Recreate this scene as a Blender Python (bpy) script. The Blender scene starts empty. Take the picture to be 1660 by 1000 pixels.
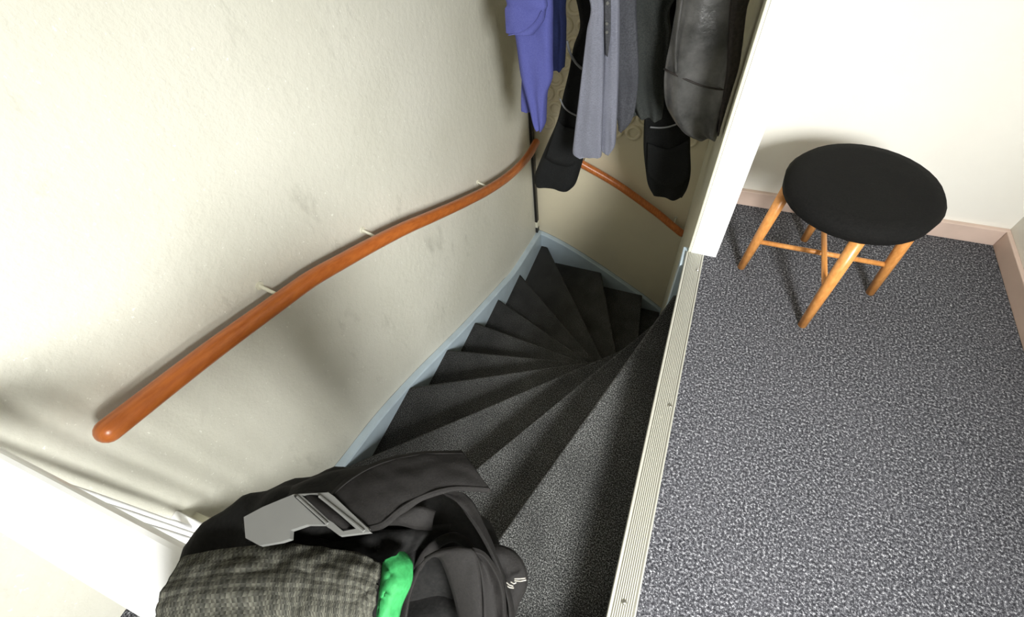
import bpy, bmesh, math, random
from mathutils import Vector, Matrix, noise
random.seed(7)
C = bpy.context.scene.collection
SC = bpy.context.scene

# ------------------------------------------------------------------ camera
EYE = Vector((0, 0, 1.45))
RIGHT = Vector((0.93009747, 0.35668945, -0.08770028))
DOWN = Vector((0.2372639, -0.7656828, -0.59785925))
FWD = Vector((-0.28040069, 0.53525926, -0.79678917))
F = 745.0
cd = bpy.data.cameras.new('camera'); cam = bpy.data.objects.new('camera', cd); C.objects.link(cam)
m = Matrix((RIGHT, -DOWN, -FWD)).transposed().to_4x4(); m.translation = EYE
cam.matrix_world = m
cd.sensor_fit = 'HORIZONTAL'; cd.sensor_width = 36; cd.lens = F / 1660 * 36; cd.clip_start = 0.02
SC.camera = cam
# ------------------------------------------------------------------ world, lamps, exposure
w = bpy.data.worlds.new('world'); SC.world = w; w.use_nodes = True
w.node_tree.nodes['Background'].inputs[0].default_value = (0.9, 0.95, 1, 1)
w.node_tree.nodes['Background'].inputs[1].default_value = 1.0
def area(name, loc, aim, sx, sy, power, col):
    l = bpy.data.lights.new(name, 'AREA'); l.shape = 'RECTANGLE'; l.size = sx; l.size_y = sy; l.energy = power; l.color = col
    o = bpy.data.objects.new(name, l); C.objects.link(o); o.location = loc
    o.rotation_euler = (Vector(aim) - Vector(loc)).to_track_quat('-Z', 'Y').to_euler()
    return o
wl = area('window_daylight', (1.13, -0.80, 1.56), (-0.40, 0.95, -0.15), 0.62, 0.8, 92, (0.99, 1.0, 0.985))
wl.data.spread = math.radians(118)
VS = SC.view_settings
VS.view_transform = 'Standard'; VS.look = 'None'; VS.gamma = 1; VS.use_curve_mapping = False; VS.exposure = 0.0

# ------------------------------------------------------------------ measuring helpers (photo point -> point of a real plane)
def ray(px, py): return RIGHT * (px - 830) + DOWN * (py - 500) + FWD * F
def on_y(px, py, y):
    r = ray(px, py); return EYE + r * (y / r.y)
def on_z(px, py, z):
    r = ray(px, py); return EYE + r * ((z - EYE.z) / r.z)
def on_x(px, py, x):
    r = ray(px, py); return EYE + r * (x / r.x)

# ------------------------------------------------------------------ materials
def lin(c):
    return tuple(((v / 255) / 12.92 if v / 255 <= 0.04045 else ((v / 255 + 0.055) / 1.055) ** 2.4) for v in c) + (1,)
class Mat:
    def __init__(s, name, rough=0.6, spec=0.5, metal=0.0):
        s.m = bpy.data.materials.new(name); s.m.use_nodes = True
        s.t = s.m.node_tree; s.b = s.t.nodes['Principled BSDF']
        s.b.inputs['Roughness'].default_value = rough; s.b.inputs['Metallic'].default_value = metal
        s.b.inputs['Specular IOR Level'].default_value = spec
        s.tc = s.t.nodes.new('ShaderNodeTexCoord')
    def n(s, kind, **kw):
        x = s.t.nodes.new(kind)
        for k, v in kw.items():
            if k in x.inputs: x.inputs[k].default_value = v
            else: setattr(x, k, v)
        return x
    def noise(s, scale, detail=3, rough=0.5, stretch=None):
        x = s.n('ShaderNodeTexNoise', Scale=scale, Detail=detail, Roughness=rough)
        if stretch:
            mp = s.n('ShaderNodeMapping'); mp.inputs['Scale'].default_value = stretch
            s.t.links.new(s.tc.outputs['Object'], mp.inputs[0]); s.t.links.new(mp.outputs[0], x.inputs['Vector'])
        else: s.t.links.new(s.tc.outputs['Object'], x.inputs['Vector'])
        return x.outputs[0]
    def ramp(s, sock, stops):
        r = s.n('ShaderNodeValToRGB'); e = r.color_ramp.elements
        while len(e) > 1: e.remove(e[-1])
        for i, (p, c) in enumerate(stops):
            el = e[0] if i == 0 else e.new(p)
            el.position = p; el.color = c
        s.t.links.new(sock, r.inputs[0]); return r.outputs[0]
    def mix(s, a, b, fac, mode='MIX'):
        x = s.n('ShaderNodeMix'); x.data_type = 'RGBA'; x.blend_type = mode
        for sock, v in ((x.inputs[6], a), (x.inputs[7], b), (x.inputs[0], fac)):
            if hasattr(v, 'links'): s.t.links.new(v, sock)
            else: sock.default_value = v
        return x.outputs[2]
    def color(s, c):
        if hasattr(c, 'links'): s.t.links.new(c, s.b.inputs['Base Color'])
        else: s.b.inputs['Base Color'].default_value = c
    def bump(s, sock, strength, dist=0.002):
        b = s.n('ShaderNodeBump', Strength=strength, Distance=dist)
        s.t.links.new(sock, b.inputs['Height'])
        old = s.b.inputs['Normal']
        if old.links: s.t.links.new(old.links[0].from_socket, b.inputs['Normal'])
        s.t.links.new(b.outputs[0], old)
G = lambda v: (v, v, v, 1)

def plaster(name, c, c2, strength, marks=True):
    M = Mat(name, 0.42, 0.45)
    base = M.mix(c, c2, M.ramp(M.noise(2.2, 4), [(0.35, G(0)), (0.7, G(1))]))
    if marks:
        sm = M.ramp(M.noise(5.5, 6, 0.7, (1, 1, 0.45)), [(0.60, G(0)), (0.72, G(0.35))])
        base = M.mix(base, lin((150, 148, 134)), sm)
        sp = M.ramp(M.noise(75, 2, 0.6), [(0.68, G(0)), (0.76, G(0.7))])
        base = M.mix(base, lin((250, 250, 240)), sp)
    M.color(base)
    M.bump(M.noise(28, 4, 0.6), strength, 0.006)
    M.bump(M.noise(110, 3, 0.6), strength * 0.8, 0.002)
    return M.m
M_wall = plaster('cream_textured_plaster', lin((219, 217, 204)), lin((211, 209, 195)), 0.5)
M_back = plaster('tan_cream_plaster', lin((232, 222, 194)), lin((222, 213, 188)), 0.08, False)
M_land = plaster('white_landing_plaster', lin((232, 229, 220)), lin((238, 236, 228)), 0.15, False)

def paint(name, c, rough=0.35, bumpv=0.06):
    M = Mat(name, rough); M.color(M.mix(c, tuple(v * 0.9 for v in c[:3]) + (1,), M.ramp(M.noise(9, 4), [(0.4, G(0)), (0.7, G(1))])))
    M.bump(M.noise(160, 2), bumpv, 0.001); return M.m
M_blue = paint('pale_blue_grey_paint', lin((188, 204, 214)))
M_white = paint('white_gloss_paint', lin((250, 250, 250)), 0.3)
M_cream = paint('cream_gloss_paint', lin((222, 220, 200)), 0.35)
M_pink = paint('pinkish_beige_paint', lin((214, 190, 176)))

def carpet_dark():
    M = Mat('charcoal_needlefelt_carpet', 0.95, 0.12)
    a = M.ramp(M.noise(240, 6, 0.8), [(0.36, lin((8, 8, 9))), (0.50, lin((44, 45, 44))), (0.62, lin((172, 172, 170)))])
    M.color(M.mix(a, lin((34, 34, 34)), M.ramp(M.noise(7, 4), [(0.4, G(0)), (0.75, G(0.5))])))
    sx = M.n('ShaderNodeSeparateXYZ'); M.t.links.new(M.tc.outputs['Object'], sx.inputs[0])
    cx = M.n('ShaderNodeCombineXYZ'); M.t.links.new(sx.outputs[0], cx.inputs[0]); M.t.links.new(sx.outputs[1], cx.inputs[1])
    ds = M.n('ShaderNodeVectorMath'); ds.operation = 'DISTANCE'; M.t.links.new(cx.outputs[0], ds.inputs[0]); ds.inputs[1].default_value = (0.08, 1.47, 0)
    worn = M.ramp(ds.outputs['Value'], [(0.2, G(0.50)), (0.62, G(1.0)), (0.98, G(0.95)), (1.0, G(0.9))])  # radial tone only: carpet darker close to the newel, fuller tone further out
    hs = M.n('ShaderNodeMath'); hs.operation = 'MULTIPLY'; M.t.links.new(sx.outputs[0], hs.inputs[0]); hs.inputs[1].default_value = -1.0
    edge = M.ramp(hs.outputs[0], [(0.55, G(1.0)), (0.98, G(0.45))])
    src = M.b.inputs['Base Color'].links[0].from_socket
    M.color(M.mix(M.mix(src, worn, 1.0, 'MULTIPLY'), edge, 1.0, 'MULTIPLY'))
    M.b.inputs['Sheen Weight'].default_value = 0.08; M.b.inputs['Sheen Roughness'].default_value = 0.5
    M.bump(M.noise(260, 3), 0.9, 0.004); return M.m
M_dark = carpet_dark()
def carpet_speckle():
    M = Mat('speckled_grey_carpet', 0.95, 0.15)
    a = M.ramp(M.noise(150, 8, 0.85), [(0.38, lin((10, 10, 12))), (0.46, lin((44, 44, 48))), (0.54, lin((92, 92, 97))), (0.62, lin((218, 218, 221)))])
    M.color(M.mix(a, lin((96, 95, 100)), M.ramp(M.noise(5, 4), [(0.4, G(0)), (0.75, G(0.15))])))
    M.bump(M.noise(200, 6, 0.8), 0.7, 0.003); return M.m
M_speck = carpet_speckle()

def wood(name, c1, c2, rough=0.32):
    M = Mat(name, rough, 0.5)
    M.color(M.mix(c1, c2, M.ramp(M.noise(30, 5, 0.6, (4, 0.35, 1.4)), [(0.35, G(0)), (0.68, G(1))])))
    M.bump(M.noise(60, 4, 0.6, (4, 0.5, 1.5)), 0.08, 0.001); return M.m
M_rail = wood('orange_varnished_wood', lin((188, 106, 46)), lin((164, 86, 34)))
M_rail2 = wood('brown_varnished_wood', lin((206, 124, 66)), lin((178, 98, 48)))
M_stool = wood('honey_wood', lin((214, 150, 84)), lin((190, 124, 62)))

def metal(name, c, rough=0.35, me=1.0):
    M = Mat(name, rough, 0.5, me); M.color(c); M.bump(M.noise(300, 2), 0.03, 0.0005); return M.m
M_alu = metal('anodised_aluminium', lin((206, 205, 194)), 0.42, 0.5)
M_steel = metal('zinc_screw_steel', lin((170, 168, 160)), 0.3)
M_chrome = metal('chromed_steel', lin((210, 210, 210)), 0.15)

def cloth(name, c1, c2, scale=260, rough=0.9, weave=0.4, sheen=0.0, blotch=6, stretch=None, spec=0.2):
    M = Mat(name, rough, spec)
    a = M.mix(c1, c2, M.ramp(M.noise(scale, 2, 0.6, stretch), [(0.38, G(0)), (0.62, G(1))]))
    M.color(M.mix(a, c1, M.ramp(M.noise(blotch, 4), [(0.45, G(0)), (0.7, G(0.6))])))
    M.b.inputs['Sheen Weight'].default_value = sheen
    M.bump(M.noise(scale * 1.3, 2), weave, 0.0012)
    M.bump(M.noise(14, 4, 0.5), 0.35, 0.008)
    return M.m
M_shirt = cloth('cobalt_blue_cotton', lin((78, 82, 144)), lin((88, 92, 154)), weave=0.15)
M_navy = cloth('navy_cotton', lin((18, 24, 52)), lin((24, 32, 66)))
M_black = cloth('black_work_twill', lin((20, 21, 22)), lin((34, 35, 35)), 300)
M_greyl = cloth('heather_grey_jersey', lin((108, 110, 122)), lin((126, 128, 140)), 140, stretch=(1, 1, 4))
M_charc = cloth('dark_green_grey_knit', lin((44, 47, 46)), lin((58, 60, 58)), 200)
M_charc2 = cloth('slate_grey_cotton', lin((62, 63, 68)), lin((78, 79, 84)), 160)
M_black2 = cloth('brown_black_webbing', lin((14, 12, 11)), lin((20, 18, 16)), 420, 0.8, 0.25)
M_black3 = cloth('black_soft_lining', lin((10, 10, 9)), lin((18, 17, 16)), 200)
M_piping = cloth('grey_reflective_piping', lin((120, 122, 124)), lin((150, 150, 152)), 400, 0.5)
M_green = cloth('bright_green_fabric', lin((36, 112, 58)), lin((44, 124, 68)), 160, 0.7, 0.3)
M_stitch = cloth('pale_thread', lin((140, 136, 128)), lin((160, 156, 148)))
def leather():
    M = Mat('worn_black_leather', 0.38, 0.5)
    M.color(M.mix(lin((48, 48, 47)), lin((96, 95, 94)), M.ramp(M.noise(5, 6, 0.65), [(0.38, G(0)), (0.68, G(1))])))
    M.bump(M.noise(130, 3, 0.6), 0.25, 0.001); M.bump(M.noise(9, 5, 0.6), 0.6, 0.012); return M.m
M_leather = leather()
M_leather2 = cloth('dark_leather_edge', lin((34, 30, 28)), lin((48, 43, 40)), 100, 0.5)
def waffle():
    M = Mat('grey_checked_waffle_cloth', 0.95, 0.1)
    mp = M.n('ShaderNodeMapping'); M.t.links.new(M.tc.outputs['UV'], mp.inputs[0])
    w1 = M.n('ShaderNodeTexWave', Scale=7.0, Distortion=0.6, Detail=2.0); w1.bands_direction = 'X'
    w2 = M.n('ShaderNodeTexWave', Scale=5.0, Distortion=0.6, Detail=2.0); w2.bands_direction = 'Y'
    for q in (w1, w2): M.t.links.new(mp.outputs[0], q.inputs['Vector'])
    a = M.mix(lin((60, 60, 56)), lin((88, 87, 80)), w1.outputs[1])
    b = M.mix(lin((150, 148, 138)), lin((255, 255, 250)), w2.outputs[1])
    M.color(M.mix(a, b, 0.8, 'MULTIPLY'))
    M.bump(M.noise(500, 2), 0.4, 0.001); return M.m
M_waffle = waffle()
M_plastic = paint('light_grey_plastic', lin((98, 98, 95)), 0.45)
M_blackpl = paint('black_plastic', lin((22, 22, 22)), 0.4)
M_mat = cloth('black_rubber_mat', lin((16, 16, 17)), lin((30, 30, 31)), 120)

# ------------------------------------------------------------------ mesh helpers
def box(bm, x0, x1, y0, y1, z0, z1, bev=0.0):
    v = [bm.verts.new((x, y, z)) for x in (x0, x1) for y in (y0, y1) for z in (z0, z1)]
    fs = [bm.faces.new([v[i] for i in q]) for q in ((0, 1, 3, 2), (4, 6, 7, 5), (0, 4, 5, 1), (2, 3, 7, 6), (0, 2, 6, 4), (1, 5, 7, 3))]
    if bev:
        es = list({e for f in fs for e in f.edges})
        bmesh.ops.bevel(bm, geom=es, offset=bev, segments=2, affect='EDGES', profile=0.5)
def prism(bm, poly, z0, z1):
    """vertical prism over a plan polygon"""
    a = [bm.verts.new((x, y, z0)) for x, y in poly]; b = [bm.verts.new((x, y, z1)) for x, y in poly]
    n = len(poly)
    fs = [bm.faces.new(list(reversed(a))), bm.faces.new(b)]
    for i in range(n): fs.append(bm.faces.new((a[i], a[(i + 1) % n], b[(i + 1) % n], b[i])))
    return a, b, fs
def tube(bm, pts, rad, seg=12, ry=None, up=Vector((0, 0, 1))):
    pts = [Vector(p) for p in pts]; rings = []
    for i, p in enumerate(pts):
        t = (pts[min(i + 1, len(pts) - 1)] - pts[max(i - 1, 0)]).normalized()
        u = up if abs(t.dot(up)) < 0.98 else Vector((1, 0, 0))
        s = t.cross(u).normalized(); q = s.cross(t).normalized()
        r1 = rad[i] if isinstance(rad, (list, tuple)) else rad
        r2 = r1 * (ry or 1)
        rings.append([bm.verts.new(p + s * r1 * math.cos(a) + q * r2 * math.sin(a)) for a in [2 * math.pi * k / seg for k in range(seg)]])
    for a, b in zip(rings, rings[1:]):
        for k in range(seg): bm.faces.new((a[k], a[(k + 1) % seg], b[(k + 1) % seg], b[k]))
    bm.faces.new(list(reversed(rings[0]))); bm.faces.new(rings[-1])
def obj(name, bm, mat, parent=None, smooth=False):
    bmesh.ops.recalc_face_normals(bm, faces=bm.faces[:])
    me = bpy.data.meshes.new(name); bm.to_mesh(me); bm.free()
    me.materials.append(mat)
    if smooth:
        for p in me.polygons: p.use_smooth = True
    o = bpy.data.objects.new(name, me); C.objects.link(o)
    if parent:
        o.parent = parent
        o.matrix_parent_inverse = Matrix.Translation(parent_loc(parent)).inverted()
    return o
def parent_loc(p):
    return p.location if p.type == 'EMPTY' else Vector((0, 0, 0))   # meshes keep world coordinates
def tag(o, label, cat, group=None, kind=None):
    o['label'] = label; o['category'] = cat
    if group: o['group'] = group
    if kind: o['kind'] = kind
    return o
def thing(name, label, cat, loc, group=None):
    o = bpy.data.objects.new(name, None); C.objects.link(o); o.location = loc; o.empty_display_size = 0.05
    return tag(o, label, cat, group)
def struct(o): o['kind'] = 'structure'; return o
def catmull(pts, n):
    """n samples of a smooth curve through pts (tuples of any length)"""
    P = [tuple(pts[0])] + [tuple(p) for p in pts] + [tuple(pts[-1])]; out = []
    L = len(pts) - 1
    for k in range(n):
        s = k / (n - 1) * L; i = min(int(s), L - 1); t = s - i
        a, b, c, d = P[i], P[i + 1], P[i + 2], P[i + 3]
        out.append(tuple(0.5 * (2 * b[j] + (c[j] - a[j]) * t + (2 * a[j] - 5 * b[j] + 4 * c[j] - d[j]) * t * t + (3 * b[j] - a[j] - 3 * c[j] + d[j]) * t ** 3) for j in range(len(b))))
    return out
def lerp_profile(tab, x):
    if x <= tab[0][0]: return tab[0][1]
    for (a, u), (b, v) in zip(tab, tab[1:]):
        if x <= b: return u + (v - u) * (x - a) / (b - a)
    return tab[-1][1]

# ------------------------------------------------------------------ the setting
LX, BY, PX, EX = -1.18, 3.02, 0.10, 0.088       # left wall, back wall, partition face, landing edge
ZB, ZC = -3.0, 2.3
bm = bmesh.new(); box(bm, LX - 0.1, LX, -1.6, BY + 0.1, ZB, ZC); struct(obj('wall_left', bm, M_wall))
bm = bmesh.new(); box(bm, LX, PX + 0.1, BY, BY + 0.1, ZB, ZC); wall_back = struct(obj('wall_back', bm, M_back))
bm = bmesh.new(); box(bm, PX, 0.195, 1.485, BY, ZB, ZC); part_wall = struct(obj('wall_partition', bm, M_cream))
# white casing that finishes the end of the partition
bm = bmesh.new(); box(bm, PX, 0.199, 1.466, 1.485, 0.0, ZC, 0.002); struct(obj('trim_1', bm, M_white))
bm = bmesh.new(); box(bm, PX - 0.011, PX, 1.468, 1.50, -0.01, ZC, 0.003); struct(obj('trim_2', bm, M_cream))
bm = bmesh.new(); box(bm, PX - 0.006, PX, 1.50, 1.53, -0.03, ZC, 0.002); struct(obj('trim_3', bm, M_cream))
# landing: the carpeted floor right of the stair opening and behind the balustrade
bm = bmesh.new(); box(bm, EX + 0.006, 1.3, -0.16, 1.472, -0.17, 0.0); box(bm, 0.195, 1.3, 1.472, 1.86, -0.17, 0.0)
box(bm, LX, 1.3, -1.6, -0.16, -0.17, 0.0); struct(obj('floor', bm, M_speck))
bm = bmesh.new(); box(bm, 0.195, 1.3, 1.84, 1.94, 0, ZC); struct(obj('wall_landing_end', bm, M_land))
bm = bmesh.new(); box(bm, 0.199, 1.2, 1.82, 1.84, 0.0, 0.075, 0.003); struct(obj('baseboard_end', bm, M_pink))
bm = bmesh.new()
box(bm, 1.2, 1.3, -0.43, 1.94, 0, ZC); box(bm, 1.2, 1.3, -1.6, -1.17, 0, ZC); box(bm, 1.2, 1.3, -1.17, -0.43, 0, 1.11); box(bm, 1.2, 1.3, -1.17, -0.43, 2.01, ZC)
struct(obj('wall_right', bm, M_land))
bm = bmesh.new(); box(bm, 1.185, 1.2, -1.55, 1.82, 0, 0.075, 0.003); struct(obj('baseboard_right', bm, M_pink))
wn = bpy.data.objects.new('window_1', None); C.objects.link(wn); wn.location = (1.25, -0.80, 1.11); struct(wn)
bm = bmesh.new()
for a in ((-1.17, -1.13, 1.11, 2.01), (-0.47, -0.43, 1.11, 2.01)): box(bm, 1.22, 1.27, *a)
for a in ((1.11, 1.15), (1.97, 2.01)): box(bm, 1.22, 1.27, -1.13, -0.47, *a)
obj('window_frame', bm, M_white, wn)
bm = bmesh.new(); box(bm, 1.15, 1.24, -1.19, -0.41, 1.085, 1.11, 0.004); obj('window_sill', bm, M_white, wn)
bm = bmesh.new(); box(bm, 1.242, 1.248, -1.13, -0.47, 1.15, 1.97)
gl = Mat('window_glass', 0.02); gl.b.inputs['Transmission Weight'].default_value = 1.0; gl.color(G(1)); obj('pane', bm, gl.m, wn)
bm = bmesh.new(); box(bm, LX, 1.2, -1.7, -1.6, 0, ZC); struct(obj('wall_near', bm, M_land))
bm = bmesh.new(); box(bm, LX - 0.1, 1.3, -1.7, BY + 0.1, ZC, ZC + 0.1); struct(obj('ceiling', bm, M_land))
# railing on the near side of the stair opening, below the camera
bm = bmesh.new(); box(bm, LX, EX + 0.006, -0.15, -0.07, ZB, -0.0); struct(obj('wall_under_landing', bm, M_cream))
rl = thing('stair_railing', 'white painted railing with slim spindles beside the stair opening, under the heaped clothes', 'railing', (-0.6, -0.11, 0))
bm = bmesh.new(); box(bm, LX, -0.005, -0.15, -0.07, 0.78, 0.825, 0.008); obj('top_rail', bm, M_white, rl)
bm = bmesh.new(); box(bm, LX, -0.06, -0.135, -0.085, 0.05, 0.08, 0.004); obj('bottom_rail', bm, M_white, rl)
bm = bmesh.new(); box(bm, -0.065, -0.005, -0.14, -0.08, 0.0, 0.78, 0.004); obj('post', bm, M_white, rl)
spd = None
for i in range(9):
    if spd is None:
        bm = bmesh.new(); tube(bm, [(0, 0, z) for z in (0.08, 0.15, 0.18, 0.43, 0.68, 0.71, 0.78)], [0.009, 0.009, 0.007, 0.0095, 0.007, 0.009, 0.009], 10)
        sp = spd = obj('spindle', bm, M_white, rl, True)
    else:
        sp = spd.copy(); C.objects.link(sp)
    sp.matrix_parent_inverse = Matrix.Translation(rl.location).inverted(); sp.location = (-1.10 + i * 0.115, -0.11, 0)
bm = bmesh.new(); box(bm, EX + 0.02, EX + 0.1, -0.07, 1.485, ZB, -0.17); struct(obj('wall_below_landing_edge', bm, M_cream))
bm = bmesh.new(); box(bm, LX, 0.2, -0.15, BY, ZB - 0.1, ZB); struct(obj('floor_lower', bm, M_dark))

# raised rings of the relief wallpaper on the upper part of the back wall
ringme = None
zlow = -0.545
for r_ in range(9):
    for c_ in range(9):
        x = -1.05 + 0.128 * c_ + (0.0 if r_ % 2 == 0 else 0.064); z = zlow + 0.062 + 0.112 * r_
        if x > 0.02: continue
        if ringme is None:
            bm = bmesh.new(); N, K = 18, 5
            R0, r0 = 0.046, 0.013
            vs = [[bm.verts.new(((R0 + r0 * math.cos(b)) * math.cos(a), -max(0.0, r0 * 1.3 * math.sin(b)), (R0 + r0 * math.cos(b)) * math.sin(a)))
                   for b in [math.pi * k / (K - 1) for k in range(K)]] for a in [2 * math.pi * i / N for i in range(N)]]
            for i in range(N):
                for k in range(K - 1): bm.faces.new((vs[i][k], vs[(i + 1) % N][k], vs[(i + 1) % N][k + 1], vs[i][k + 1]))
            o = obj('relief_ring', bm, M_back, wall_back, True); ringme = o.data
        else:
            o = bpy.data.objects.new('relief_ring', ringme); C.objects.link(o); o.parent = wall_back
        o.location = (x, BY - 0.004, z)
bm = bmesh.new()
pl = [(-1.17, zlow + 0.03)]
k = 0
x = -1.114
while x < 0.05:                                   # scalloped lower border
    for q in range(9):
        a = math.pi + math.pi * q / 8
        pl.append((x + 0.064 * math.cos(a), zlow + 0.03 + 0.02 * math.sin(a) ))
    x += 0.128
pl.append((0.095, zlow + 0.03)); pl += [(0.095, ZC - 0.01), (-1.17, ZC - 0.01)]
v0 = [bm.verts.new((a, BY, b)) for a, b in pl]; v1 = [bm.verts.new((a, BY - 0.004, b)) for a, b in pl]
bm.faces.new(v1)
for i in range(len(pl)): bm.faces.new((v0[i], v0[(i + 1) % len(pl)], v1[(i + 1) % len(pl)], v1[i]))
obj('relief_wallpaper', bm, M_back, wall_back)

# ------------------------------------------------------------------ staircase
RISE = 0.2
# outer end of each nosing; inner ends sit round the newel
OUT = [None, (-0.372, -0.065), (-0.80, -0.065), (-1.14, 0.295), (-1.14, 0.835), (-1.14, 1.222), (-1.14, 1.590), (-1.14, 1.972), (-1.14, 2.425), (-1.075, 2.985), (-0.530, 2.985), (-0.105, 2.985), (0.095, 2.985)]
INN = [None, (0.082, 1.400), (0.066, 1.425), (0.062, 1.445), (0.060, 1.455), (0.060, 1.465), (0.060, 1.472), (0.060, 1.48), (0.062, 1.49), (0.064, 1.50), (0.072, 1.51), (0.085, 1.51), (0.095, 1.51)]
stairs = thing('winder_staircase', 'steep winding staircase covered in charcoal carpet, fanning down round the newel', 'staircase', (0.08, 1.45, ZB))
CORN = [(-0.372, -0.065), (-1.14, -0.065), (-1.14, 2.985), (0.095, 2.985)]
def outer_path(k0, k1):
    """points along the outer walls from OUT[k0] to OUT[k1]"""
    a = OUT[k0] if k0 > 0 else (EX, -0.065); b = OUT[k1]; path = [a]
    if a[1] <= -0.06 and b[0] <= -1.13: path.append((-1.14, -0.065))
    if a[0] <= -1.13 and b[1] > 2.98: path.append((-1.14, 2.985))
    path.append(b); return path
def back_in(p, q, d):
    """line p-q moved back (towards the step above) by d"""
    t = Vector((q[0] - p[0], q[1] - p[1])).normalized(); n = Vector((-t.y, t.x))
    return (p[0] + n.x * d, p[1] + n.y * d), (q[0] + n.x * d, q[1] + n.y * d)
for k in range(1, 13):
    z = -RISE * k
    inn = INN[k]; out = OUT[k]
    if k == 1: poly = [INN[1], (EX + 0.015, 1.400), (EX + 0.015, -0.065), OUT[1]]
    else:
        path = outer_path(k - 1, k); poly = [inn, INN[k - 1]] + path
    # drop doubles
    bm = bmesh.new(); a, b, fs = prism(bm, poly, z - 0.035, z)
    e = [ed for ed in bm.edges if {ed.verts[0], ed.verts[1]} in ({b[0], b[-1]}, {a[0], a[-1]})]
    n = len(poly); vert_e = [ed for ed in bm.edges if {ed.verts[0], ed.verts[1]} == {a[-1], b[-1]}]
    bmesh.ops.bevel(bm, geom=e, offset=0.015, segments=4, affect='EDGES', profile=0.5)
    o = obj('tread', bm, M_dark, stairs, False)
    for p in o.data.polygons: p.use_smooth = abs(p.normal.z) < 0.98 and p.area < 0.03
    # riser under this nosing
    (ra, rb) = back_in(inn, out, 0.016); (rc, rd) = back_in(inn, out, 0.034)
    bm = bmesh.new()
    zt = z - 0.03; zb_ = z - RISE - 0.0 if k < 12 else z - 0.4
    prism(bm, [ra, rb, rd, rc], zb_, zt)
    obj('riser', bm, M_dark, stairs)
# top riser under the landing edge
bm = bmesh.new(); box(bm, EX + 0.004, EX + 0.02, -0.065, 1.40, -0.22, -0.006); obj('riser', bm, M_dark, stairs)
# newel: pale blue-grey post the winders turn round
bm = bmesh.new(); box(bm, 0.068, 0.1, 1.395, 1.50, ZB, -0.005, 0.003); nw = obj('newel_post', bm, M_blue, stairs)
# stringers
SL = [(-0.07, -0.50), (0.15, -0.565), (0.328, -0.622), (0.60, -0.70), (0.92, -0.835), (1.223, -0.985), (1.592, -1.165), (2.129, -1.40), (2.394, -1.505), (2.98, -1.628), (3.02, -1.634)]
SL2 = catmull(SL, 60)
bm = bmesh.new(); q = []
for y, z in SL2:
    q.append([bm.verts.new((LX, y, z + 0.012)), bm.verts.new((-1.146, y, z + 0.006)), bm.verts.new((-1.14, y, z - 0.003)), bm.verts.new((-1.14, y, z - 0.75)), bm.verts.new((LX, y, z - 0.75))])
for a, b in zip(q, q[1:]):
    for j in range(5): bm.faces.new((a[j], a[(j + 1) % 5], b[(j + 1) % 5], b[j]))
bm.faces.new(q[0]); bm.faces.new(list(reversed(q[-1])))
o = obj('stringer', bm, M_blue, stairs)
SB = [(-1.18, -1.634), (-1.06, -1.67), (-0.85, -1.765), (-0.524, -1.955), (-0.107, -2.23), (0.1, -2.385)]
SB2 = catmull(SB, 30)
bm = bmesh.new(); q = []
for x, z in SB2:
    q.append([bm.verts.new((x, BY, z + 0.012)), bm.verts.new((x, 2.991, z + 0.006)), bm.verts.new((x, 2.985, z - 0.003)), bm.verts.new((x, 2.985, z - 0.6)), bm.verts.new((x, BY, z - 0.6))])
for a, b in zip(q, q[1:]):
    for j in range(5): bm.faces.new((a[j], a[(j + 1) % 5], b[(j + 1) % 5], b[j]))
bm.faces.new(q[0]); bm.faces.new(list(reversed(q[-1])))
obj('stringer', bm, M_blue, stairs)
# cracked caulk line where the stringer meets the plaster: thin dark-brown joint
jm = paint('dark_cracked_joint', lin((96, 88, 60)), 0.9)
bm = bmesh.new(); tube(bm, [(LX + 0.0006, y, z + 0.0145) for y, z in SL2[3:44]], [0.0006 + 0.0012 * max(0, noise.noise((i * 0.6, 3, 1))) for i in range(41)], 5); obj('joint', bm, jm, stairs)
bm = bmesh.new(); tube(bm, [(x, BY - 0.0006, z + 0.0145) for x, z in SB2[1:-1]], 0.0013, 5); obj('joint', bm, jm, stairs)

# ------------------------------------------------------------------ aluminium edging
nos = thing('stair_edging', 'ribbed aluminium edging strip screwed along the landing edge', 'edging', (0.12, 0.65, 0.0))
X0, X1 = 0.083, 0.153; Y0, Y1 = -0.16, 1.462
bm = bmesh.new()
box(bm, X0, X1, Y0, Y1, 0.0005, 0.004)
box(bm, X0, X0 + 0.003, Y0, Y1, -0.028, 0.0005)
obj('base_plate', bm, metal('groove_shade_aluminium', lin((128, 126, 116)), 0.5, 0.5), nos)  # darker than the ribs: shade of the grooves put into the metal colour
bm = bmesh.new(); prism_n = 0
yy = [Y0, Y1]
def bar(x0, x1, z0, z1, ch):
    pr = [(x0, z0), (x0, z1 - ch), (x0 + ch, z1), (x1 - ch, z1), (x1, z1 - ch), (x1, z0)]
    a = [bm.verts.new((x, Y0, z)) for x, z in pr]; b = [bm.verts.new((x, Y1, z)) for x, z in pr]
    for i in range(6): bm.faces.new((a[i], a[(i + 1) % 6], b[(i + 1) % 6], b[i]))
    bm.faces.new(a); bm.faces.new(b)
bar(X0, X0 + 0.0085, 0.0035, 0.0075, 0.002)
for i in range(9): bar(0.0945 + i * 0.0056, 0.0945 + i * 0.0056 + 0.0034, 0.0035, 0.0068, 0.001)
bar(X1 - 0.006, X1, 0.0005, 0.0055, 0.002)
o = obj('ribs', bm, M_alu, nos)
SPOT = [on_z(1131, 437, 0.007), on_z(1086, 657, 0.007), Vector((0.118, 0.16, 0.007))]
scr = None
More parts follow.
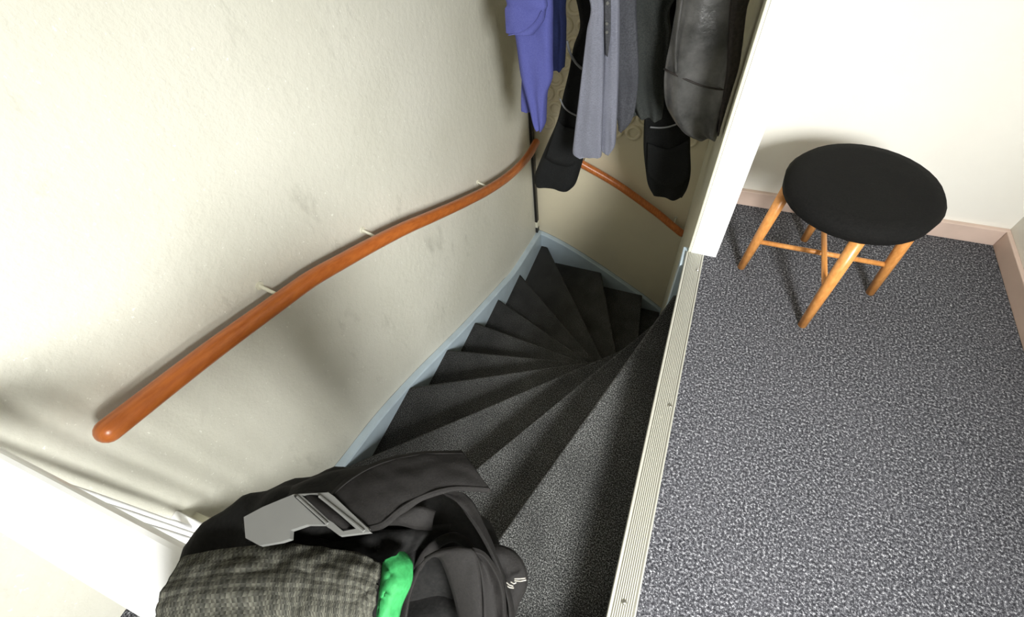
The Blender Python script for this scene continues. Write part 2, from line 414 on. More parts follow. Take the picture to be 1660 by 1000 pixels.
for s in SPOT:
    if scr is None:
        bm = bmesh.new()
        tube(bm, [(0, 0, -0.003), (0, 0, 0.0012), (0, 0, 0.003), (0, 0, 0.0036)], [0.0068, 0.0068, 0.005, 0.002], 16)
        box(bm, -0.0055, 0.0055, -0.0006, 0.0006, 0.0030, 0.0040)
        scr = obj('screw', bm, M_steel, nos, False)
        so = scr
    else:
        so = scr.copy(); C.objects.link(so); so.parent = nos
    so.matrix_parent_inverse = Matrix.Identity(4)
    so.location = (s.x - 0.12, s.y - 0.65, s.z); so.rotation_euler = (0, 0, 0.6 + s.y)

# ------------------------------------------------------------------ handrails
def handrail(label, path, rad, mat, group=None):
    t = thing('handrail', label, 'handrail', path[len(path) // 2])
    pts = catmull(path, 70)
    n = len(pts); rr = [rad] * n
    P = [Vector(p) for p in pts]
    def endcap(p, d):
        return [(p + d * rad * s, rad * math.sqrt(max(0.02, 1 - s * s))) for s in (0.35, 0.65, 0.88, 0.98)]
    e0 = endcap(P[0], (P[0] - P[1]).normalized()); e1 = endcap(P[-1], (P[-1] - P[-2]).normalized())
    allp = [p for p, r in reversed(e0)] + P + [p for p, r in e1]
    allr = [r for p, r in reversed(e0)] + rr + [r for p, r in e1]
    bm = bmesh.new(); tube(bm, allp, allr, 20, 1.04); obj('rail', bm, mat, t, True)
    return t, P
LRAIL = [(-1.095, 0.02, 0.52), (-1.095, 0.28, 0.45)] + [tuple(on_x(a, b, -1.095)) for a, b in ((455, 487), (506, 451), (557, 422), (608, 394), (659, 368.5), (701, 350.5), (752, 327.5), (794, 306), (828, 282.5), (854, 256), (869, 231))]
hl, HP = handrail('orange varnished wooden handrail curving down along the left cream wall', LRAIL, 0.028, M_rail)
def bracket(t, p, wallv):
    """p on the rail axis, wallv = point on the wall behind it"""
    bm = bmesh.new()
    p = Vector(p); q = Vector(wallv); d = (q - p).normalized()
    tube(bm, [p + Vector((0, 0, -0.022)), p + Vector((0, 0, -0.05)) + d * 0.012, q + Vector((0, 0, -0.05)) - d * 0.004], 0.006, 10)
    tube(bm, [q + Vector((0, 0, -0.05)) - d * 0.006, q + Vector((0, 0, -0.05)) + d * 0.002], 0.022, 16)
    tube(bm, [p + Vector((0, 0, 0.0)) + d * 0.01, q + Vector((0, 0, 0.03))], 0.006, 8)
    tube(bm, [q + Vector((0, 0, 0.03)) - d * 0.005, q + Vector((0, 0, 0.03))], 0.014, 12)
    obj('bracket', bm, M_cream, t)
for i in (30, 52, 12): bracket(hl, HP[i], (LX, HP[i].y, HP[i].z))
RR = [(-0.93, 2.94, -0.67), (-0.745, 2.94, -0.758), (-0.47, 2.94, -0.89), (-0.157, 2.94, -1.085), (0.0, 2.94, -1.20), (0.09, 2.94, -1.265)]
hr, HP2 = handrail('brown wooden handrail descending across the tan back wall', RR, 0.028, M_rail2)
for i in (14, 57): bracket(hr, HP2[i], (HP2[i].x, BY, HP2[i].z))

# black cable trunking in the corner
tk = thing('cable_trunking', 'black vertical cable strip in the corner of the two walls', 'cable', (LX + 0.008, 2.985, -1.60))
bm = bmesh.new(); box(bm, LX + 0.001, LX + 0.022, 2.952, 2.998, -1.60, 1.4, 0.003); obj('strip', bm, M_blackpl, tk)
bm = bmesh.new(); box(bm, LX + 0.0005, LX + 0.025, 2.949, 3.001, -1.535, -1.47, 0.003); obj('clip', bm, M_cream, tk)

# ------------------------------------------------------------------ hanging clothes
ROD_Z = 1.16
rod = thing('clothes_rod', 'chrome clothes rod spanning the stairwell above the hanging clothes', 'clothes rod', (-0.54, 2.0, ROD_Z))
bm = bmesh.new(); tube(bm, [(LX, 2.0, ROD_Z), (PX, 2.0, ROD_Z)], 0.0125, 16); obj('rod', bm, M_chrome, rod, True)
for x, s in ((LX, 1), (PX, -1)):
    bm = bmesh.new(); tube(bm, [(x, 2.0, ROD_Z), (x + 0.012 * s, 2.0, ROD_Z)], 0.03, 18); obj('flange', bm, M_chrome, rod)

def drape(y0, rows, depth=0.02, folds=3, amp=0.008, seed=0, hem=0.004, n=40, m=70, top=None, ycurve=None, thick=0.003):
    """closed fabric tube. rows: (z, xl, xr) from top to hem; front and back layers with folds that deepen towards the hem"""
    bm = bmesh.new()
    uvl = bm.loops.layers.uv.new('uv')
    R = catmull(rows, m); rings = []
    ztop, zbot = R[0][0], R[-1][0]
    for j, (z, xl, xr) in enumerate(R):
        t = j / (m - 1); xc = (xl + xr) / 2; hw = max(0.004, (xr - xl) / 2); ring = []
        yo = ycurve(t) if ycurve else 0
        for side in (0, 1):
            for i in range(n):
                u = i / n; u = u if side == 0 else 1 - u
                c = -math.cos(math.pi * u)
                prof = math.sin(math.pi * u) ** 0.55 if 0 < u < 1 else 0
                ph = seed * 1.7 + side * 2.1
                fold = math.sin(u * folds * math.pi * 2 + ph + 1.2 * noise.noise((seed, t * 1.5, side))) * amp * (0.35 + 0.65 * t)
                fold += noise.noise((u * 5 + seed, t * 4, side * 7.3)) * amp * 1.1
                dy = (-1 if side == 0 else 1) * prof * depth + fold * min(1, prof * 1.5)
                dz = (hem * noise.noise((u * 5, seed, side * 3.0)) * 2 + hem * math.sin(u * 6 + seed)) * (t ** 6)
                ring.append(bm.verts.new((xc + hw * c, y0 + yo + dy, z + dz)))
        rings.append(ring)
    L = 2 * n
    for a, b in zip(rings, rings[1:]):
        for i in range(L): bm.faces.new((a[i], a[(i + 1) % L], b[(i + 1) % L], b[i]))
    bm.faces.new(rings[0])
    # hem: turn inside so the cloth has thickness and the garment stays hollow
    inner = []
    for kk, ring in enumerate((rings[-1], rings[-6])):
        cx = sum(v.co.x for v in ring) / L; cy = sum(v.co.y for v in ring) / L
        inner.append([bm.verts.new((cx + (v.co.x - cx) * 0.95, cy + (v.co.y - cy) * 0.72, v.co.z + 0.001)) for v in ring])
    prev = rings[-1]
    for r in inner:
        for i in range(L): bm.faces.new((prev[i], prev[(i + 1) % L], r[(i + 1) % L], r[i]))
        prev = r
    bm.faces.new(inner[-1])
    return bm
def pr(pairs, y, clampx=None):
    """rows from photo measurements: (xl, yl, xr, yr) at depth y"""
    out = []
    for xl, yl, xr, yr in pairs:
        a = on_y(xl, yl, y); b = on_y(xr, yr, y); xb = b.x if clampx is None else min(b.x, clampx)
        out.append(((a.z + b.z) / 2, a.x, xb))
    return out
def ribbon(bm, A, B, thick, n=40, m=8, bulge=0.0, wob=0.0, seed=0, uv=True):
    """strip of cloth between two 3-D edge curves, with thickness"""
    a = catmull([tuple(p) for p in A], n); b = catmull([tuple(p) for p in B], n)
    uvl = bm.loops.layers.uv.verify()
    g = [[None] * (m + 1) for _ in range(n)]; P = [[None] * (m + 1) for _ in range(n)]
    for i in range(n):
        for j in range(m + 1):
            s = j / m; p = Vector(a[i]).lerp(Vector(b[i]), s)
            p.z += bulge * math.sin(math.pi * s) + wob * noise.noise((i * 0.13 + seed, j * 0.35, seed))
            P[i][j] = p
    for i in range(n):
        for j in range(m + 1):
            du = P[min(i + 1, n - 1)][j] - P[max(i - 1, 0)][j]; dv = P[i][min(j + 1, m)] - P[i][max(j - 1, 0)]
            nn = du.cross(dv); nn = nn.normalized() if nn.length > 1e-12 else Vector((0, 0, 1))
            g[i][j] = (bm.verts.new(P[i][j] + nn * thick / 2), bm.verts.new(P[i][j] - nn * thick / 2))
    def face(vs, uvs):
        f = bm.faces.new(vs)
        for l, t in zip(f.loops, uvs): l[uvl].uv = t
        f.smooth = True
    for i in range(n - 1):
        for j in range(m):
            us = [(i / n, j / m), ((i + 1) / n, j / m), ((i + 1) / n, (j + 1) / m), (i / n, (j + 1) / m)]
            face((g[i][j][0], g[i + 1][j][0], g[i + 1][j + 1][0], g[i][j + 1][0]), us)
            face((g[i][j][1], g[i][j + 1][1], g[i + 1][j + 1][1], g[i + 1][j][1]), us)
        for j in (0, m): bm.faces.new((g[i][j][0], g[i][j][1], g[i + 1][j][1], g[i + 1][j][0]))
    for i in (0, n - 1):
        for j in range(m): bm.faces.new((g[i][j][0], g[i][j + 1][0], g[i][j + 1][1], g[i][j][1]))
def hanger(x, y, w, rot, label):
    t = thing('coat_hanger', label, 'hanger', (x, y, ROD_Z))
    bm = bmesh.new()
    hk = [(0.0, 2.0 - y + 0.018 * math.cos(a), 0.014 + 0.018 * math.sin(a) - 0.012) for a in [math.radians(d) for d in (-30, 0, 30, 60, 90, 120, 150, 180)]]
    pts = hk + [(0, 0, -0.03), (0, 0, -0.07)]
    tube(bm, [Vector(p) + Vector((x, y, ROD_Z + 0.012)) for p in pts], 0.002, 8); obj('hook', bm, M_chrome, t)
    c, s = math.cos(rot), math.sin(rot)
    pts = catmull([(-w, 0, -0.13), (-w * 0.5, 0, -0.095), (0, 0, -0.055), (w * 0.5, 0, -0.095), (w, 0, -0.13)], 16)
    bm = bmesh.new(); tube(bm, [(x + p[0] * c, y + p[0] * s, ROD_Z + p[2]) for p in pts], 0.007, 10); obj('bar', bm, M_black3, t, True)
    return t

# black work trousers (deepest)
TY = 2.17
tr = thing('work_trousers', 'black work trousers with grey piping, both legs hanging over the stairwell', 'trousers', (-0.45, TY, -0.2))
ZT = 1.02
bm = drape(TY, [(1.02, -0.62, -0.20), (0.93, -0.63, -0.17), (0.80, -0.64, -0.14), (0.70, -0.64, -0.10)], 0.05, 3, 0.008, 3); obj('waist', bm, M_black, tr, True)
left = pr([(951, 0, 1030, 0), (942, 30, 1010, 40), (932, 62, 990, 85), (925, 100, 975, 125), (915, 140, 968, 165), (905, 180, 960, 210), (890, 222, 951, 240), (876, 262, 942, 268), (867, 288, 934, 292), (868, 294, 927, 303)], TY)
left = [(0.78, -0.64, -0.33), (0.735, -0.635, -0.345)] + left[1:]
bm = drape(TY, left, 0.055, 2, 0.010, 5, 0.002); lg = obj('leg', bm, M_black, tr, True)
right = pr([(1040, 0, 1125, 0), (1040, 60, 1120, 60), (1043, 120, 1112, 120), (1046, 165, 1100, 175), (1045, 200, 1116, 215), (1044, 240, 1119, 248), (1047, 275, 1120, 280), (1051, 295, 1115, 302), (1060, 309, 1108, 315)], TY)
right = [(0.78, -0.36, -0.10)] + right
bm = drape(TY, right, 0.055, 2, 0.010, 9, 0.003); rg = obj('leg', bm, M_black, tr, True)
def pipe_on(y, pts, par, rad=0.0035, mat=None, name='piping'):
    P = catmull([tuple(on_y(a, b, y)) for a, b in pts], 16)
    bm = bmesh.new(); tube(bm, P, rad, 8); return obj(name, bm, mat or M_piping, par, True)
pipe_on(TY - 0.060, [(919, 66), (924, 85), (933, 101), (944, 112)], lg, 0.006)
pipe_on(TY - 0.060, [(908, 160), (914, 173), (924, 182), (938, 189)], lg, 0.0042)
pipe_on(TY - 0.062, [(1054, 206), (1070, 207), (1086, 205), (1102, 199)], rg, 0.0042)
bm = bmesh.new(); a = on_y(1105, 308, TY - 0.02); box(bm, a.x - 0.012, a.x + 0.012, a.y - 0.002, a.y + 0.002, a.z - 0.05, a.z + 0.01); obj('loop', bm, M_black, rg)
# knee pocket seam ridges on the left and right legs
bm = bmesh.new(); ribbon(bm, [on_y(x, y, TY - 0.064) for x, y in ((1050, 232), (1072, 240), (1095, 238), (1116, 228))], [on_y(x, y, TY - 0.066) for x, y in ((1049, 285), (1072, 300), (1095, 303), (1117, 286))], 0.004, 24, 8, 0, 0.006, 4); obj('knee_patch', bm, M_black, rg, False)
bm = bmesh.new(); ribbon(bm, [on_y(x, y, TY - 0.064) for x, y in ((905, 195), (915, 205), (928, 208), (945, 207))], [on_y(x, y, TY - 0.066) for x, y in ((884, 256), (900, 266), (920, 270), (938, 262))], 0.004, 24, 8, 0, 0.006, 2); obj('knee_patch', bm, M_black, lg, False)
hanger(-0.42, TY, 0.19, 0.0, 'hanger holding the black work trousers on the rod')

# navy garment
nb = obj('navy_shirt', drape(2.06, [(1.03, -0.78, -0.62), (0.9, -0.80, -0.58)] + pr([(886, 0, 917, 0), (888, 40, 917, 40), (890, 80, 916, 80), (892, 109, 914, 110)], 2.06), 0.03, 2, 0.006, 8), M_navy, None, True)
tag(nb, 'dark navy shirt hanging between the blue shirt and the black trousers', 'shirt')
hanger(-0.70, 2.06, 0.08, 0.3, 'hanger holding the navy shirt on the rod')

# cobalt blue shirt
SY = 2.0
bs = thing('blue_shirt', 'cobalt blue cotton shirt with one sleeve, leftmost on the rod', 'shirt', (-0.85, SY, 0.1))
bm = drape(SY, [(1.03, -0.90, -0.74), (0.86, -0.94, -0.68)] + pr([(828, 0, 895, 0), (832, 40, 895, 40), (837, 62, 895, 62), (841, 95, 895, 95), (845, 122, 895, 128), (853, 148, 887, 150), (860, 175, 885, 172), (866, 198, 884, 197), (871, 207, 881, 207)], SY), 0.035, 2, 0.007, 1, 0.002)
obj('body', bm, M_shirt, bs, True)
bm = drape(SY - 0.055, [(0.98, -0.93, -0.80), (0.86, -0.94, -0.74)] + pr([(820, 0, 885, -4), (820, 22, 884, 10), (821, 42, 880, 24), (822, 60, 866, 44)], SY - 0.055), 0.030, 1, 0.004, 4, 0.001)
sl = obj('sleeve', bm, M_shirt, bs, True)
P = [on_y(x, y, SY - 0.086) for x, y in ((824, 57), (842, 53), (858, 45), (870, 33), (878, 18))]
bm = bmesh.new(); tube(bm, catmull([tuple(p) for p in P], 18), 0.0028, 6); obj('cuff_seam', bm, M_shirt, sl, True)
bm = drape(SY + 0.05, pr([(846, 90, 866, 90), (846, 130, 872, 130), (845, 160, 872, 160), (845, 177, 864, 183)], SY + 0.05), 0.012, 1, 0.003, 2, 0.002)
obj('back_hem', bm, M_shirt, bs, True)
hanger(-0.82, SY, 0.09, 0.2, 'hanger holding the cobalt blue shirt on the rod')

# dark knitted cardigan behind the grey shirt
CY = 2.0
cg = thing('dark_cardigan', 'dark green-grey cardigan hanging between the grey shirt and the leather jacket', 'cardigan', (-0.25, CY, 0.3))
bm = drape(CY, [(1.03, -0.42, -0.10), (0.9, -0.44, -0.05)] + pr([(990, 0, 1092, 0), (994, 50, 1088, 50), (998, 100, 1082, 100), (1008, 140, 1078, 140), (1020, 172, 1076, 170), (1028, 187, 1074, 186)], CY), 0.04, 3, 0.012, 6, 0.003)
obj('body', bm, M_charc, cg, True)
bm = drape(CY - 0.035, [(0.95, -0.46, -0.33), (0.86, -0.46, -0.32)] + pr([(985, 0, 1032, 0), (990, 60, 1034, 60), (994, 120, 1036, 120), (998, 165, 1032, 165), (1001, 198, 1026, 186), (1003, 214, 1016, 200)], CY - 0.035), 0.03, 1, 0.007, 2, 0.003)
obj('front_panel', bm, M_charc2, cg, True)
hanger(-0.27, CY, 0.15, 0.1, 'hanger holding the dark cardigan on the rod')

# light grey jersey shirt
GY = 1.875
gs = thing('grey_shirt', 'heather grey open shirt with a button placket, longest light garment on the rod', 'shirt', (-0.5, GY, 0.1))
bm = drape(GY, [(1.03, -0.56, -0.47), (0.9, -0.57, -0.46)] + pr([(957, 0, 979, 0), (952, 50, 979, 50), (946, 100, 979, 100), (940, 150, 978, 150), (935, 190, 977, 190), (931, 225, 976, 225), (929, 248, 975, 250), (934, 251, 972, 254)], GY), 0.022, 1, 0.005, 3, 0.006)
fp = obj('front_panel', bm, M_greyl, gs, True)
bm = drape(GY + 0.03, [(1.03, -0.47, -0.41), (0.9, -0.47, -0.40)] + pr([(979, 0, 1004, 0), (980, 60, 1004, 60), (978, 120, 1003, 120), (976, 170, 1001, 170), (975, 210, 999, 210), (974, 236, 997, 234), (977, 246, 990, 246)], GY + 0.03), 0.022, 1, 0.004, 7, 0.004)
fq = obj('front_panel', bm, M_greyl, gs, True)
bm = bmesh.new(); ribbon(bm, [on_y(x, y, GY - 0.012) for x, y in ((980, -10), (980, 30), (981, 60), (982, 88))], [on_y(x, y, GY - 0.018) for x, y in ((990, -10), (990, 30), (989, 60), (985, 92))], 0.003, 20, 4)
obj('placket', bm, M_charc2, fq)
for k, (a, b) in enumerate(((984, 38), (984, 52), (985, 5))):
    p = on_y(a, b, GY - 0.019); bm = bmesh.new(); tube(bm, [p, p + Vector((0, -0.003, 0.0))], 0.0055, 12, up=Vector((0, 0, 1))); obj('button', bm, M_plastic, fq)
hanger(-0.48, 1.885, 0.09, 0.5, 'hanger holding the heather grey shirt on the rod')

# leather jacket
JY = 1.80
jk = thing('leather_jacket', 'worn black leather jacket hanging next to the white partition end', 'jacket', (-0.03, JY, 0.4))
CX = 0.084
bm = drape(JY, [(1.04, -0.13, 0.07), (0.94, -0.19, CX)] + pr([(1097, 0, 1215, 0), (1092, 35, 1208, 35), (1086, 70, 1205, 70), (1079, 105, 1203, 105), (1076, 135, 1195, 135), (1078, 165, 1186, 168), (1086, 183, 1180, 190), (1104, 203, 1172, 214), (1130, 213, 1168, 222)], JY, CX), 0.05, 2, 0.012, 4, 0.003, n=50, m=90)
jb = obj('body', bm, M_leather, jk, True)
def ridge(pts, par, rad, mat, name):
    P = catmull([tuple(p) for p in pts], 24); bm = bmesh.new(); tube(bm, P, rad, 8, 1); return obj(name, bm, mat, par, True)
JF = JY - 0.052
ridge([on_y(x, y, JF + d) for x, y, d in ((1077, 112, .03), (1083, 115, 0.008), (1094, 121, 0), (1115, 130, -.004), (1140, 140, 0), (1168, 145, .004), (1184, 145, .012))], jb, 0.0035, M_leather2, 'hem_seam')
ridge([on_y(x, y, JF - 0.004) for x, y in ((1106, -5), (1101, 30), (1097, 60), (1095, 90), (1096, 118))], jb, 0.0045, M_leather, 'front_edge')
sleeve_rows = [(0.98, 0.02, 0.085), (0.9, 0.015, 0.087)] + pr([(1184, 0, 1215, 0), (1180, 60, 1205, 60), (1177, 110, 1203, 108), (1172, 150, 1192, 150), (1168, 180, 1182, 185), (1165, 205, 1174, 212), (1164, 216, 1168, 219)], JY - 0.05, 0.086)
bm = drape(JY - 0.035, sleeve_rows, 0.03, 1, 0.004, 5, 0.002); obj('sleeve', bm, M_leather2, jk, True)
hanger(-0.03, 1.88, 0.10, 0.2, 'hanger holding the leather jacket on the rod')

# ------------------------------------------------------------------ clothes heaped over the balustrade
def Z(px, py, z): return on_z(px, py, z)
# (the heap rests on the top rail)
hp = thing('work_overalls', 'black work overalls with wide straps and a grey buckle, heaped over the balustrade', 'overalls', (-0.3, -0.1, 0.825))
# body of the overalls, sagging over the coping on the stair side
def blob(rows, n=26, seed=0, amp=0.006):
    """lofted cloth bundle: rows of (centre, half width vector, half height vector)"""
    bm = bmesh.new(); rings = []
    R = catmull([tuple(c) + tuple(a) + tuple(b) for c, a, b in rows], 44)
    for j, r in enumerate(R):
        c = Vector(r[0:3]); a = Vector(r[3:6]); b = Vector(r[6:9]); ring = []
        for i in range(n * 2):
            t = 2 * math.pi * i / (n * 2)
            p = c + a * math.cos(t) + b * math.sin(t)
            p += (a.normalized() * math.cos(t) + b.normalized() * math.sin(t)) * amp * (noise.noise(p * 22 + Vector((seed, 0, 0))) * 1.6)
            ring.append(bm.verts.new(p))
        rings.append(ring)
    L = n * 2
    for a, b in zip(rings, rings[1:]):
        for i in range(L): bm.faces.new((a[i], a[(i + 1) % L], b[(i + 1) % L], b[i]))
    bm.faces.new(rings[0]); bm.faces.new(rings[-1]); return bm
V = Vector
# long bundle lying along the coping, hanging a little over the stair side
def bundle(pts, seed, amp=0.006, squash=0.6):
    """pts: (px, py, z, radius) along its axis"""
    rows = []
    W = [Z(a, b, z) for a, b, z, r in pts]
    for i, (a, b, z, r) in enumerate(pts):
        t = (W[min(i + 1, len(W) - 1)] - W[max(i - 1, 0)]).normalized(); s = t.cross(V((0, 0, 1))).normalized(); u = s.cross(t).normalized()
        rows.append((W[i], s * r, u * r * squash))
    return blob(rows, 22, seed, amp)
obj('bib', bundle([(300, 905, 0.86, 0.02), (380, 880, 0.86, 0.05), (460, 862, 0.865, 0.062), (540, 845, 0.86, 0.066), (620, 850, 0.84, 0.060), (700, 880, 0.83, 0.062), (755, 905, 0.82, 0.052), (790, 935, 0.80, 0.03)], 1, 0.010), M_black3, hp, True)
obj('trouser_part', bundle([(560, 985, 0.80, 0.05), (640, 985, 0.80, 0.060), (720, 985, 0.78, 0.065), (790, 1010, 0.76, 0.05), (810, 1040, 0.74, 0.02)], 4, 0.010, 0.8), M_black3, hp, True)
# hanging part on the stair side that carries the weight
obj('trouser_part', blob([(V((-0.30, -0.02, 0.80)), V((0.16, 0, 0)), V((0, 0.05, 0))), (V((-0.28, 0.0, 0.65)), V((0.15, 0, 0)), V((0, 0.045, 0))), (V((-0.27, -0.01, 0.45)), V((0.14, 0, 0)), V((0, 0.04, 0))), (V((-0.27, -0.015, 0.3)), V((0.13, 0, 0)), V((0, 0.03, 0)))], 22, 3, 0.008), M_black3, hp, True)
# dark fold behind the buckle, against the wall side
bm = bmesh.new(); ribbon(bm, [Z(x, y, z) for x, y, z in ((400, 838, 0.86), (455, 803, 0.88), (500, 780, 0.885), (550, 765, 0.885), (600, 757, 0.88), (640, 765, 0.86))],
       [Z(x, y, z) for x, y, z in ((410, 880, 0.90), (455, 850, 0.92), (505, 830, 0.92), (560, 830, 0.92), (610, 820, 0.92), (640, 815, 0.90))], 0.006, 50, 10, 0.012, 0.006, 2); obj('back_fold', bm, M_black3, hp)
# fold in front of the buckle that runs under the big strap
bm = bmesh.new(); ribbon(bm, [Z(x, y, z) for x, y, z in ((400, 890, 0.89), (455, 880, 0.895), (500, 869, 0.895), (550, 878, 0.89), (610, 864, 0.885), (660, 860, 0.88), (730, 850, 0.86))],
       [Z(x, y, z) for x, y, z in ((400, 935, 0.85), (455, 935, 0.85), (510, 940, 0.85), (570, 935, 0.85), (630, 925, 0.85), (680, 900, 0.85), (735, 880, 0.84))], 0.006, 50, 10, 0.014, 0.006, 6); obj('front_fold', bm, M_black3, hp)
# wide strap
A = [(536, 803, .925), (563, 777, .932), (600, 755, .936), (640, 742, .935), (690, 734, .928), (748, 733, .915)]
B = [(592, 862, .925), (625, 855, .93), (652, 833, .935), (690, 810, .934), (740, 796, .925), (797, 798, .908)]
bm = bmesh.new(); ribbon(bm, [Z(*p) for p in A], [Z(*p) for p in B], 0.005, 60, 12, 0.006, 0.003, 9); ws = obj('shoulder_strap', bm, M_black2, hp)
def seam(A_, B_, f, par, rad=0.0009):
    a = catmull([tuple(Z(*p)) for p in A_], 40); b = catmull([tuple(Z(*p)) for p in B_], 40)
    P = [Vector(x).lerp(Vector(y), f) + Vector((0, 0, 0.0035 + 0.006 * math.sin(math.pi * f))) for x, y in zip(a, b)]
    bm = bmesh.new(); tube(bm, P, rad, 6); obj('stitch_line', bm, M_black2, par)
seam(A, B, 0.07, ws); seam(A, B, 0.93, ws)
# short second strap passing below the wide one towards the wall side
bm = bmesh.new(); ribbon(bm, [Z(x, y, z) for x, y, z in ((640, 832, .90), (670, 822, .905), (690, 822, .90), (705, 828, .89))], [Z(x, y, z) for x, y, z in ((625, 850, .90), (650, 850, .90), (675, 856, .89), (700, 858, .88))], 0.004, 24, 6, 0.004, 0.002, 5); obj('strap_end', bm, M_black2, hp)
# long loop falling to the right
A = [(716, 799, .90), (738, 812, .90), (762, 840, .89), (783, 872, .88), (800, 905, .87), (812, 935, .86), (822, 975, .85), (826, 1030, .84)]
B = [(750, 798, .895), (768, 818, .885), (782, 848, .87), (795, 876, .86), (806, 905, .85), (816, 935, .845), (829, 975, .84), (836, 1030, .83)]
bm = bmesh.new(); ribbon(bm, [Z(*p) for p in A], [Z(*p) for p in B], 0.004, 60, 8, 0.003, 0.001, 3); obj('strap_loop', bm, M_black2, hp)
# arch behind the front loop
A = [(672, 918, .86), (685, 893, .875), (705, 874, .885), (732, 863, .888), (755, 870, .882), (775, 892, .87)]
B = [(682, 925, .86), (698, 900, .87), (716, 884, .878), (735, 877, .88), (752, 885, .875), (762, 900, .865)]
bm = bmesh.new(); ribbon(bm, [Z(*p) for p in A], [Z(*p) for p in B], 0.004, 40, 6, 0.002, 0.001, 3); obj('strap_loop', bm, M_black2, hp)
# front loop: two bands coming over the top and dropping towards the viewer
A = [(676, 925, .885), (688, 905, .897), (708, 892, .905), (740, 886, .908), (768, 890, .905), (790, 905, .895), (806, 935, .88), (812, 970, .86), (812, 1020, .84)]
B = [(678, 930, .878), (694, 910, .893), (712, 901, .902), (728, 925, .90), (740, 955, .885), (752, 985, .868), (764, 1000, .855), (775, 1015, .845), (785, 1035, .83)]
bm = bmesh.new(); ribbon(bm, [Z(x, y, z) for x, y, z in ((692, 904, .895), (715, 893, .903), (745, 888, .905), (768, 892, .902), (776, 915, .893), (780, 950, .88), (782, 1000, .862), (783, 1050, .845))],
       [Z(x, y, z) for x, y, z in ((688, 910, .894), (700, 901, .90), (712, 903, .90), (720, 918, .895), (728, 940, .885), (737, 970, .872), (745, 1005, .858), (752, 1050, .842))], 0.004, 50, 8, 0.003, 0.001, 3); obj('strap_loop', bm, M_black2, hp)
bm = bmesh.new(); ribbon(bm, [Z(x, y, z) for x, y, z in ((765, 890, .900), (785, 898, .893), (803, 922, .88), (815, 950, .868), (819, 985, .85), (818, 1050, .83))],
       [Z(x, y, z) for x, y, z in ((768, 897, .899), (774, 915, .888), (779, 940, .875), (782, 970, .862), (783, 1005, .848), (784, 1050, .83))], 0.004, 50, 8, -0.008, 0.001, 3); obj('strap_loop', bm, M_black2, hp)
bm = bmesh.new(); ribbon(bm, [Z(x, y, z) for x, y, z in ((670, 930, .875), (660, 955, .865), (648, 985, .85), (640, 1040, .83))], [Z(x, y, z) for x, y, z in ((690, 905, .893), (676, 935, .88), (664, 975, .862), (655, 1040, .84))], 0.004, 40, 6, 0.003, 0.001, 3); obj('strap_loop', bm, M_black2, hp)
# rounded pocket flap with pale bar tacks
bm = bmesh.new(); ribbon(bm, [Z(x, y, z) for x, y, z in ((795, 885, .85), (812, 886, .85), (832, 894, .845), (846, 910, .84), (853, 930, .833), (850, 955, .825), (838, 980, .815), (830, 1010, .80))],
       [Z(x, y, z) for x, y, z in ((800, 905, .845), (806, 915, .845), (812, 930, .84), (816, 945, .835), (818, 958, .83), (820, 972, .825), (820, 990, .815), (820, 1015, .80))], 0.005, 50, 8, 0.006, 0.001, 3); fl = obj('pocket_flap', bm, M_black2, hp)
for pts in (((821, 944), (826, 948), (832, 950)), ((820, 948), (826, 952), (833, 953)), ((834, 938), (842, 938), (852, 937)), ((834, 941), (843, 942), (853, 940)), ((828, 943), (833, 946), (837, 944))):
    bm = bmesh.new(); tube(bm, [Z(x, y, 0.850) for x, y in pts], 0.0007, 6); obj('bar_tack', bm, M_stitch, fl)

# buckle: moulded plate with a slot, black webbing threaded through
def plate(poly, hole, z0, z1, tilt=None):
    bm = bmesh.new()
    def add(zz):
        o_ = [bm.verts.new(Z(x, y, zz)) for x, y in poly]; h_ = [bm.verts.new(Z(x, y, zz)) for x, y in hole]
        es = [bm.edges.new((o_[i], o_[(i + 1) % len(o_)])) for i in range(len(o_))] + [bm.edges.new((h_[i], h_[(i + 1) % len(h_)])) for i in range(len(h_))]
        bmesh.ops.triangle_fill(bm, use_beauty=True, use_dissolve=False, edges=es)
        return o_, h_
    a, ah = add(z1)
    # lower outline dropped straight down so the sides are vertical
    o2 = [bm.verts.new(v.co - Vector((0, 0, z1 - z0))) for v in a]; h2 = [bm.verts.new(v.co - Vector((0, 0, z1 - z0))) for v in ah]
    for u, l in ((a, o2), (ah, h2)):
        for i in range(len(u)): bm.faces.new((u[i], u[(i + 1) % len(u)], l[(i + 1) % len(u)], l[i]))
    return bm
bm = plate([(395, 838), (425, 822), (456, 809), (476, 801), (532, 798), (541, 804), (597, 857), (600, 862), (550, 868), (534, 856), (531, 850), (498, 850), (471, 859), (470, 873), (455, 878), (420, 884), (398, 872)],
           [(489, 803), (513, 801), (577, 857), (556, 861)], 0.930, 0.938)
bk = obj('buckle', bm, M_plastic, hp)
bm = bmesh.new(); ribbon(bm, [Z(x, y, z) for x, y, z in ((491, 801, .932), (510, 819, .938), (530, 837, .938), (553, 859, .932))], [Z(x, y, z) for x, y, z in ((509, 800, .930), (532, 819, .936), (552, 837, .936), (574, 857, .930))], 0.003, 20, 6, 0.004); obj('webbing', bm, M_black2, bk)
for p, q, r in (((482, 805), (531, 849), .0016), ((478, 804), (527, 849), .0010), ((518, 804), (590, 861), .0018)):
    bm = bmesh.new(); tube(bm, [Z(*p, .939), Z(*q, .939)], r, 8); obj('rim', bm, M_plastic if r != .0010 else M_blackpl, bk)
bm = bmesh.new(); tube(bm, [Z(*p, .9335) for p in ((483, 806), (534, 852), (558, 864), (598, 860), (530, 800))], 0.0022, 8); obj('rim', bm, M_plastic, bk)

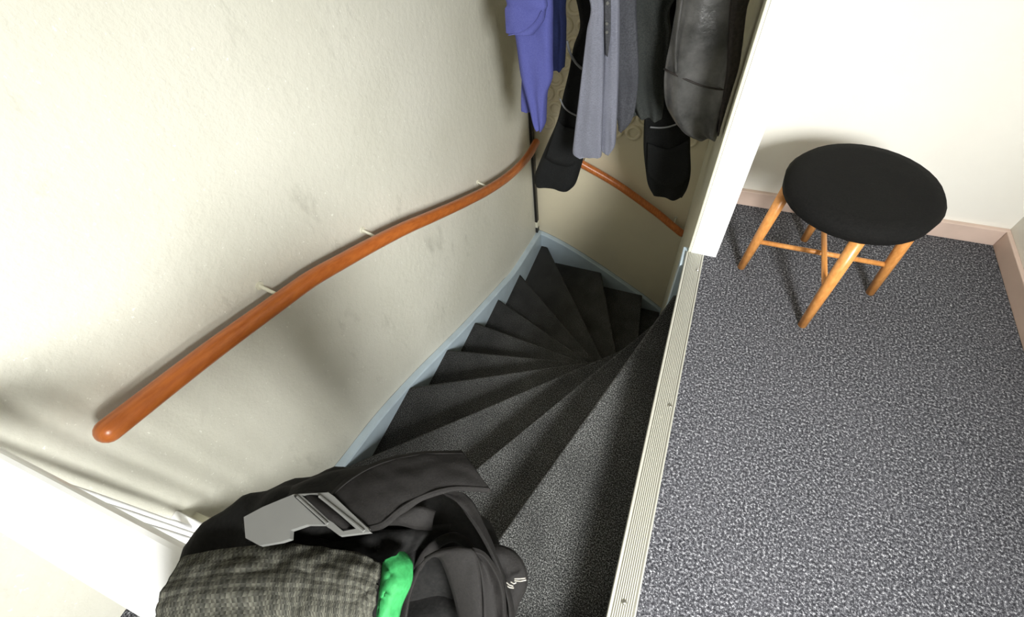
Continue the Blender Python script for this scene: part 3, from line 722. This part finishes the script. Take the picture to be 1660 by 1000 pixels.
# checked waffle cloth
bm = bmesh.new()
top = [(300, 905, .90), (360, 892, .905), (455, 884, .91), (510, 886, .912), (560, 893, .91), (600, 904, .905), (622, 920, .895)]
midr = [(290, 960, .90), (360, 950, .91), (455, 940, .92), (510, 942, .922), (560, 950, .92), (600, 960, .91), (621, 968, .90)]
bot = [(270, 1090, .85), (340, 1090, .86), (455, 1090, .87), (510, 1090, .87), (560, 1090, .87), (595, 1085, .86), (615, 1080, .85)]
ribbon(bm, [Z(*p) for p in top], [Z(*p) for p in bot], 0.006, 80, 30, 0.030, 0.006, 12)
tw = obj('checked_cloth', bm, M_waffle); tag(tw, 'grey checked waffle cloth lying over the overalls at the balustrade', 'cloth')
bm = bmesh.new()
ribbon(bm, [Z(x, y, z) for x, y, z in ((629, 913, .895), (626, 935, .90), (623, 960, .90), (620, 990, .895), (616, 1040, .88))],
       [Z(x, y, z) for x, y, z in ((650, 901, .892), (664, 918, .89), (660, 945, .89), (645, 978, .885), (632, 1040, .875))], 0.012, 40, 14, 0.012, 0.003, 3)
gr = obj('green_cloth', bm, M_green, None); tag(gr, 'bright green cloth tucked between the checked cloth and the black overalls', 'cloth')

# ------------------------------------------------------------------ things on the landing
st = thing('wooden_stool', 'low wooden stool with a black seat on the speckled landing carpet', 'stool', (0.57, 1.40, 0))
ctr = Vector((0.523, 1.44, 0)); RL = 0.225
for k in range(4):
    a = math.pi + k * math.pi / 2
    foot = ctr + Vector((math.cos(a), math.sin(a), 0)) * RL; topp = ctr + Vector((math.cos(a), math.sin(a), 0)) * (RL - 0.03) + Vector((0, 0, 0.40))
    bm = bmesh.new(); tube(bm, [foot, foot.lerp(topp, 0.5), topp], [0.014, 0.018, 0.02], 12, up=Vector((0, 1, 0))); obj('leg', bm, M_stool, st, True)
for k in range(2):
    a = math.pi + k * math.pi / 2; d = Vector((math.cos(a), math.sin(a), 0)) * (RL - 0.02)
    bm = bmesh.new(); tube(bm, [ctr - d + V((0, 0, 0.15 + 0.03 * k)), ctr + d + V((0, 0, 0.15 + 0.03 * k))], 0.009, 10); obj('stretcher', bm, M_stool, st, True)
bm = bmesh.new(); tube(bm, [ctr + V((0, 0, z)) for z in (0.40, 0.405, 0.44, 0.46, 0.465)], [0.20, 0.215, 0.22, 0.205, 0.17], 36); obj('seat', bm, M_black3, st, True)
